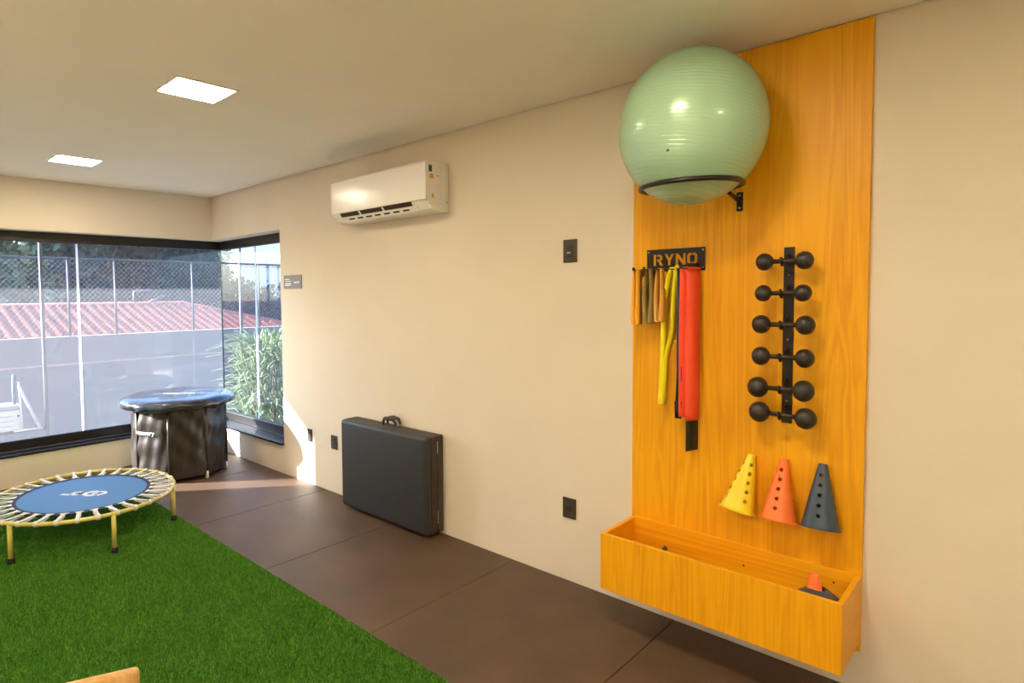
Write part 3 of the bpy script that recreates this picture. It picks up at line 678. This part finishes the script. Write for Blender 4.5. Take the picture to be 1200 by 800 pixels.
# ------------------------------------------------------------------ round ice bath with its cover
TC = Vector((-5.345, -.60, 0)); TR, LR, TH = .395, .478, .672
tub = thing('ice_bath', TC, 'round black vinyl ice bath tub with a padded cover, under the corner window', 'ice bath')
NP = 8
def wallr(a, z):
    k_ = abs(math.cos((a-.17)*NP/2))               # panels sag between the stakes
    return TR*(.965+.035*k_)+.006*math.sin(11*a+9*z)*math.sin(3*z+a)+.004*math.sin(23*a-14*z)+.006*math.sin(32*z+6*math.sin(2*a+.5)+2*a)*min(1, 3*max(0, z-.04))
vs = []; fs = []; NA, NZ = 128, 48
for j in range(NZ+1):
    z = .030+(TH-.060)*j/NZ
    for i in range(NA):
        a = 2*PI*i/NA; r = wallr(a, z); vs.append(TC+Vector((r*math.cos(a), r*math.sin(a), z)))
for j in range(NZ):
    for i in range(NA): fs.append((j*NA+i, j*NA+(i+1) % NA, (j+1)*NA+(i+1) % NA, (j+1)*NA+i))
fs.append(tuple(range(NA))[::-1]); body = MB().add(vs, fs, True).build('wall_sheet', 'vinyl', tub)
for k_ in range(NP):
    a = 2*PI*k_/NP+.17; r = TR*.985
    MB().tube([TC+Vector((r*math.cos(a), r*math.sin(a), z)) for z in (0, .07)], .014, 10).build('stake', 'stake', tub)
    MB().tube([TC+Vector(((r+.004)*math.cos(a), (r+.004)*math.sin(a), z)) for z in (.065, TH-.03)], .013, 10).build('stake_sleeve', 'vinyl', tub)
# cover: slightly domed top, gathered skirt
vs = []; fs = []; NA = 144
prof = [(1e-3, TH+.030), (.15, TH+.030), (.30, TH+.028), (.40, TH+.024), (.455, TH+.014), (LR, TH-.006), (LR+.004, TH-.028), (LR-.008, TH-.052), (LR-.040, TH-.066), (LR-.075, TH-.066)]
for j, (r, z) in enumerate(prof):
    for i in range(NA):
        a = 2*PI*i/NA; w_ = max(0, (j-4))/5
        rr_ = r+.009*w_*math.sin(17*a+math.sin(5*a))+.006*w_*math.sin(41*a+3*math.sin(7*a)); zz = z+.012*w_*math.sin(9*a+2*math.sin(4*a))+.005*w_*math.sin(31*a)+(.003*math.sin(6*a+r*12) if 0 < j < 5 else 0)
        vs.append(TC+Vector((rr_*math.cos(a), rr_*math.sin(a), zz)))
for j in range(len(prof)-1):
    for i in range(NA): fs.append((j*NA+i, j*NA+(i+1) % NA, (j+1)*NA+(i+1) % NA, (j+1)*NA+i))
lidc = MB().add(vs, fs, True).build('cover', 'vinyl_lid', tub)
# white lettering on cover and wall sheet (both seen only as a blurred word)
yw = math.radians(46)
flat_text('recovery', .075, 'cover_print', 'white_print', lidc, Matrix.Translation(TC+Vector((.06, -.02, TH+.0335))) @ Matrix.Rotation(yw, 4, 'Z'))
aa = math.radians(-66)
wt = flat_text('recovery', .055, 'wall_print', 'white_print', body, Matrix.Identity(4))
off = wloc(body)
for v in wt.data.vertices:                        # wrap the word round the tub wall
    q = Vector(v.co)+off; ang = aa+q.x/TR; r = TR+.010+q.z
    v.co = TC+Vector((r*math.cos(ang), r*math.sin(ang),   .425+q.y))-off
hs = MB().tube([TC+Vector((.36, .24, .60)), TC+Vector((.372, .25, .52)), TC+Vector((.375, .25, .45))], [.004, .004, .006], 8).build('drain_cord', 'vinyl', tub)

# ------------------------------------------------------------------ mini trampoline
PC = Vector((-4.44, -1.627, 0)); RR = .553; ZM = .243
tp = thing('mini_trampoline', PC, 'mini trampoline with blue mat, white straps and yellow steel legs on the turf', 'trampoline')
MB().tube([PC+Vector((RR*math.cos(a), RR*math.sin(a), ZM)) for a in np.linspace(0, 2*PI, 96, endpoint=False)], .0125, 12, True).build('rim', 'yellow_steel', tp)
RMAT = .425
mt = MB().lathe([(1e-6, ZM+.004), (.385, ZM+.004), (.385, ZM-.001), (1e-6, ZM-.001)], 72, None, PC, False).build('jumping_mat', 'tramp_blue', tp)
MB().lathe([(.383, ZM+.002), (.383, ZM+.0058), (RMAT, ZM+.0058), (RMAT, ZM-.002), (.383, ZM-.002)], 72, None, PC, False, True).build('mat_border', 'tramp_border', mt)
# logo as flat white strokes
Lg = MB(); lr = Matrix.Rotation(math.radians(42), 3, 'Z'); zl = ZM+.0046
def stroke(pts, w_=.022):
    w_ *= 1.15
    Lg.ribbon([PC+Vector((.02, .0, 0))+lr @ (Vector((a, b_, 0))*.72)+Vector((0, 0, zl)) for a, b_ in pts], (0, 0, 1), .001, w_)
arc = lambda cx, cy, rx, ry, a0, a1, n=14: [(cx+rx*math.cos(math.radians(a0+(a1-a0)*i/n)), cy+ry*math.sin(math.radians(a0+(a1-a0)*i/n))) for i in range(n+1)]
stroke([(-.21, -.035), (-.16, -.042), (-.11, -.038)]); stroke(arc(-.075, 0, .042, .042, 0, 360)); stroke([(-.034, .045), (-.034, -.045)])
stroke(arc(.065, 0, .062, .058, 35, 325), .026); stroke([(.06, .005), (.115, .0)], .018); stroke([(.105, .058), (.165, .05), (.185, .01), (.14, -.045)], .022)
Lg.build('logo', 'white_print', mt)
# straps: one shared mesh turned round the ring
s0 = None
NS = 32
for i in range(NS):
    a = 2*PI*i/NS+.06
    if s0 is None:
        s0 = MB().ribbon([(RMAT-.020, 0, ZM+.008), (RMAT+.01, 0, ZM+.008), (RR-.02, .0, ZM+.010), (RR-.004, .0, ZM+.0165), (RR+.010, 0, ZM+.012), (RR+.0145, 0, ZM), (RR+.006, 0, ZM-.014), (RR-.012, 0, ZM-.010), (RMAT+.01, 0, ZM+.001)], [(0, 1, 0)]*9, [.050, .026, .022, .024, .024, .024, .024, .022, .026], .0025).build('strap', 'strap_white', base=(0, 0, 0))
        s0.parent = tp; s0.location = (0, 0, 0); s0.rotation_euler = (0, 0, a)
    else: share(s0, 'strap', tp, (0, 0, 0), a)
l0 = f0 = None
for i in range(6):
    a = 2*PI*i/6+.015; p = (RR*math.cos(a), RR*math.sin(a), 0)
    if l0 is None:
        l0 = MB().tube([(0, 0, .030), (0, 0, ZM-.004)], .0135, 14).build('leg', 'yellow_steel', base=(0, 0, 0)); l0.parent = tp; l0.location = p
        f0 = MB().lathe([(.017, 0), (.019, .004), (.019, .034), (.016, .038)], 14).build('foot_cap', 'rubber_foot', base=(0, 0, 0)); f0.parent = l0
    else:
        l = share(l0, 'leg', tp, p); share(f0, 'foot_cap', l)

# ------------------------------------------------------------------ wooden chair whose back just reaches into the picture
e1 = Vector((-.352, -.936, 0)); e2 = Vector((.936, -.352, 0)); CO = Vector((-1.257, -2.380, 0))
chm = Matrix((e1, e2, Vector((0, 0, 1)))).transposed().to_4x4(); chm.translation = CO
ch = thing('wooden_chair', CO+e1*.2+e2*.2+Vector((0, 0, .0)), 'tan wooden chair back whose corner just shows at the bottom left', 'chair')
def cbx(*a): return MB().box(*a, M=chm)
cbx(0, .40, 0, .022, .52, .80).build('backrest', 'birch', ch, bevel=.008, seg=3)
cbx(.0, .40, .0, .40, .43, .455).build('seat', 'birch', ch, bevel=.006)
for u_ in (.02, .345):
    cbx(u_, u_+.035, .0, .035, .012, .43).build('leg', 'birch', ch, bevel=.004)
    cbx(u_, u_+.035, .355, .39, .012, .43).build('leg', 'birch', ch, bevel=.004)
    cbx(u_, u_+.035, .002, .020, .455, .52).build('back_post', 'birch', ch, bevel=.003)

# ------------------------------------------------------------------ outdoors
GZ = -.9
struct(MB().box(-45, XF-T, -30, 30, GZ-.2, GZ).box(XF-T, 10, T, 30, GZ-.2, GZ).build('ground', 'soil', base=(-15, 0, GZ)))
struct(MB().box(XF-T-1.40, XF-T, Y1-2, T+.1, 2.60, 2.74).build('roof_overhang', 'house_white', base=(XF-T-.8, 0, 2.6)))
BX = -11.2
bwl = struct(MB().box(BX-.18, BX, -12, 12, GZ, .93).build('wall_boundary', 'render_grey', base=(BX, 0, GZ)))
MB().box(BX-.01, BX+.008, -12, 12, .458, .488).build('joint_band', 'terracotta_band', bwl)
fn = thing('chain_link_fence', (BX-.09, 0, .93), 'chain-link fence with galvanised posts on top of the boundary wall', 'fence')
fx = BX-.09
for y in (-9.3, -7.9, -6.5, -5.1, -3.7, -2.05, .06, .79, 2.17, 3.57, 4.97, 6.4, 7.8, 9.2):
    MB().tube([(fx, y, .90), (fx, y, 2.24)], .019, 10).build('post', 'galvanised', fn)
MB().tube([(fx, -9.4, 2.22), (fx, 9.3, 2.22)], .018, 8).build('top_rail', 'galvanised', fn)
wm = MB(); zA, zB = .95, 2.2; hgt = zB-zA
for s in (-1, 1):
    y = -9.4-hgt
    while y < 9.3:
        a0, a1 = max(y, -9.4), min(y+hgt, 9.3)
        if a1-a0 > .05:
            if s > 0: p0, p1 = (fx, a0, zA+(a0-y)), (fx, a1, zA+(a1-y))
            else: p0, p1 = (fx, a0, zB-(a0-y)), (fx, a1, zB-(a1-y))
            wm.tube([p0, p1], .0012, 4, cap=False)
        y += .085
wm.build('wire_mesh', 'wire', fn, kind='stuff', fix=False)
# neighbour's hipped tile roof
rf = thing('neighbour_house', (-15.5, 0, GZ), 'low house with a pink clay tile roof behind the boundary wall', 'house')
MB().box(-18.8, -12.6, -14, 6.2, GZ, .42).build('wall', 'house_white', rf)
vs = []; fs = []
NR, NY = 22, 520; y0_, y1_ = -14.6, 6.9
for j in range(NR+1):
    for half in (0, 1):
        s = (j+half*.98)/ (NR+1)
        x = -12.1-3.4*s; zb_ = .42+.98*s+(.035 if half == 0 else 0.0)
        for i in range(NY+1):
            y = y0_+(y1_-y0_)*i/NY; ymax = y1_-3.2*s; y = min(y, ymax)
            vs.append((x, y, zb_+.035*math.sin(2*PI*y/.21)))
rows = 2*(NR+1)
for j in range(rows-1):
    for i in range(NY): fs.append((j*(NY+1)+i, j*(NY+1)+i+1, (j+1)*(NY+1)+i+1, (j+1)*(NY+1)+i))
MB().add(vs, fs, True).build('roof_tiles', 'roof_tile', rf, kind='stuff', fix=False)
MB().add([(-15.5, -14.6, 1.38), (-15.5, 3.7, 1.38), (-19, -14.6, .42), (-19, 6.9, .42), (-12.1, 6.9, .40)], [(0, 1, 3, 2), (1, 4, 3)]).build('rear_roof', 'roof_tile', rf)
MB().tube([(-15.5, -14.6, 1.40), (-15.5, 3.75, 1.40), (-12.15, 6.85, .46)], .07, 8).build('ridge', 'roof_tile', rf)
an = MB().tube([(-15.5, 2.55, 1.42), (-15.5, 2.55, 1.72), (-15.5, 2.95, 1.76)], .03, 6).tube([(-15.5, 2.9, 1.45), (-15.5, 3.3, 1.62)], .03, 6)
tag(an.build('roof_vent_pipe', 'galvanised'), 'small bent pale pipe standing on the ridge of the pink roof', 'pipe')
# trees
def leaves(N, c, rad, blobs, size, seed):
    g = np.random.default_rng(seed); bl_ = g.normal(0, 1, (blobs, 3)); bl_ /= np.linalg.norm(bl_, axis=1)[:, None]; bl_ *= g.uniform(.25, .85, (blobs, 1))
    k_ = g.integers(0, blobs, N); d_ = g.normal(0, 1, (N, 3)); d_ /= np.linalg.norm(d_, axis=1)[:, None]
    P = (bl_[k_]+d_*g.uniform(.22, .36, (N, 1)))*np.array(rad)+np.array(c)
    u_ = g.normal(0, 1, (N, 3)); u_ /= np.linalg.norm(u_, axis=1)[:, None]; v_ = np.cross(u_, d_); v_ /= np.linalg.norm(v_, axis=1)[:, None]+1e-9
    s_ = size*g.uniform(.6, 1.3, (N, 1)); Q = np.stack([P-u_*s_, P+v_*s_*.5, P+u_*s_, P-v_*s_*.5], 1)
    return Q.reshape(-1, 3), np.arange(N*4).reshape(-1, 4)
def leafobj(name, V, F_, m, parent):
    me = bpy.data.meshes.new(name); me.from_pydata((V-np.array(wloc(parent))).tolist(), [], F_.tolist()); me.materials.append(MAT[m])
    o = bpy.data.objects.new(name, me); COL.objects.link(o); o.parent = parent; return o
def tree(x, y, top, rx, m, label, seed, N=5200, rz=None):
    t = thing('tree', (x, y, GZ), label, 'tree', 'trees beyond the boundary wall'); rz = rz or (top-GZ)*.5
    c = (x, y, top-rz)
    V, F_ = leaves(N, c, (rx, rx, rz), 26, .17, seed); leafobj('crown', V, F_, m, t)
    b_ = MB().tube([(x, y, GZ), (x+.05, y, c[2]-rz*.3), (x, y+.1, c[2]+rz*.3)], [.22, .16, .06], 8)
    for q in range(4):
        a = q*1.6+seed; b_.tube([(x, y, c[2]-rz*.4), (x+rx*.5*math.cos(a), y+rx*.5*math.sin(a), c[2]+rz*.15)], [.10, .03], 6)
    b_.build('trunk', 'bark', t)
tree(-21.6, -.3, 5.0, 2.0, 'leaf_light', 'pale sunlit leafy tree at the left edge of the window view', 3)
tree(-22, 3.2, 6.2, 2.2, 'leaf_dark', 'dark dense tree behind the pink roof, left of the fence post near the seal', 4)
tree(-21.0, 1.7, 5.6, 1.3, 'leaf_light', 'pale green slim tree between two dark trees behind the roof', 5, 3600)
tree(-23, 5.6, 6.4, 2.1, 'leaf_dark', 'dark dense tree in the middle of the big window view', 6)
tree(-24, 8.0, 5.0, 1.9, 'leaf_dark', 'dark rounded tree just left of the window corner', 8)
tree(-24, 11.2, 1.9, 1.9, 'leaf_dark', 'low dark tree seen through the side window at its left', 9, 4200)
tree(-23, 13.6, 1.6, 2.2, 'leaf_dark', 'low dark tree seen through the side window at its right', 10, 4200)
tree(-23, -4.5, 5.6, 2.3, 'leaf_dark', 'dark tree beyond the left edge of the window view', 11, 3000)
hg = thing('hedge', (-28, 5, GZ), 'long low dark hedge far behind the pink roof and the trees', 'hedge')
V, F_ = leaves(16000, (-28, 5, .55), (1.4, 17, 2.0), 90, .22, 21); leafobj('foliage', V, F_, 'leaf_dark', hg)['kind'] = 'stuff'
stm = MB()
stm.tube([(-28, -8, -.1), (-28, 18, -.1)], .5, 8).build('branches', 'bark', hg)
# spiky bush close to the side window
bu = thing('spear_leaf_bush', (-6.72, 1.15, GZ), 'green bush of long narrow leaves outside the side window', 'bush')
sp_ = MB(); g = random.Random(5)
for i in range(2600):
    a = g.uniform(0, 2*PI); rr_ = .52*g.uniform(0, 1)**.6; bx_, by_ = -6.72+rr_*math.cos(a), 1.15+rr_*math.sin(a)*.8
    zz = g.uniform(-.5, 1.02); L_ = g.uniform(.22, .42); a2 = a+g.uniform(-.9, .9); el = g.uniform(.2, 1.35)
    P = []
    for k_ in range(4):
        s = k_/3; P.append((bx_+math.cos(a2)*math.cos(el)*L_*s, by_+math.sin(a2)*math.cos(el)*L_*s, zz+math.sin(el)*L_*s-.16*s*s*L_/.4))
    sp_.ribbon(P, (-math.sin(a2), math.cos(a2), 0), [.016, .022, .014, .002], .0012)
sp_.build('leaves', 'leaf_spear', bu, kind='stuff', fix=False)
st_ = MB()
for i in range(14):
    a = i*2.4; st_.tube([(-6.72+.05*math.cos(a), 1.15+.05*math.sin(a), GZ), (-6.72+.3*math.cos(a), 1.15+.26*math.sin(a), .2), (-6.72+.36*math.cos(a), 1.15+.3*math.sin(a), .8)], [.016, .012, .006], 5)
st_.build('stems', 'bark', bu)
# pole and equipment just outside the big window
op = thing('steel_pole', (-7.4, -1.18, GZ), 'slim grey steel pole standing close outside the big window', 'pole')
MB().tube([(-7.4, -1.18, GZ), (-7.4, -1.18, 2.60)], .019, 10).build('shaft', 'galvanised', op)
MB().box(-7.44, -7.36, -1.30, -1.24, .21, .28).build('bracket_box', 'unit_grille', op, bevel=.004)
MB().tube([(-7.4, -1.18, .170), (-7.4, -2.6, .170)], .012, 8).build('rail', 'galvanised', op)
tag(MB().tube([(-11.08, 3.05, GZ), (-11.08, 3.05, 2.6)], .03, 10).build('lamp_pole', 'galvanised'), 'tall thin grey pole in front of the boundary wall near the window corner', 'pole')
cu_ = thing('condenser_unit', (-7.4, -1.80, .195), 'white outdoor condenser unit on a steel rail outside the big window', 'condenser unit')
MB().box(-7.60, -7.33, -2.15, -1.415, .200, .415).build('casing', 'unit_white', cu_, bevel=.01)
MB().box(-7.61, -7.32, -2.16, -1.42, .418, .46).build('lid', 'unit_grille', cu_, bevel=.008)
for k_ in range(3): MB().box(-7.332, -7.327, -2.05, -1.50, .25+.05*k_, .256+.05*k_).build('grille_slot', 'unit_grille', cu_)
MB().box(-7.332, -7.327, -1.46, -1.44, .34, .36).build('badge', 'pipe_dark', cu_)
for y in (-2.05, -1.5): MB().box(-7.58, -7.35, y-.02, y+.02, .185, .200).build('foot', 'galvanised', cu_)
br = thing('support_bracket', (-7.35, -1.37, .19), 'white diagonal steel strut beside the outdoor condenser unit', 'bracket')
MB().tube([(-7.30, -1.44, .66), (-7.30, -1.27, .20)], .016, 8).build('strut', 'unit_white', br)
MB().tube([(-7.30, -1.44, .70), (-7.30, -1.42, .20)], .009, 8).build('upright', 'unit_white', br)
MB().tube([(-7.30, -1.50, .20), (-7.30, -1.24, .20)], .012, 8).build('base_bar', 'unit_white', br)
tag(MB().tube([(-7.42, -1.462, .46), (-7.42, -1.465, .60), (-7.42, -1.46, .77)], [.014, .018, .016], 8).build('insulated_pipe', 'pipe_dark'), 'dark wrapped pipe rising from the top of the condenser unit', 'pipe')
# pale far house seen through the side window
hw_ = thing('far_house', (-34, 19, GZ), 'white far house with a dark flat roof edge seen through the side window', 'house')
MB().box(-36, -32, 14.2, 24, GZ, 3.3).build('wall', 'house_white', hw_)
MB().box(-36.2, -31.8, 14.0, 24.2, 3.3, 3.45).build('roof_edge', 'unit_grille', hw_)
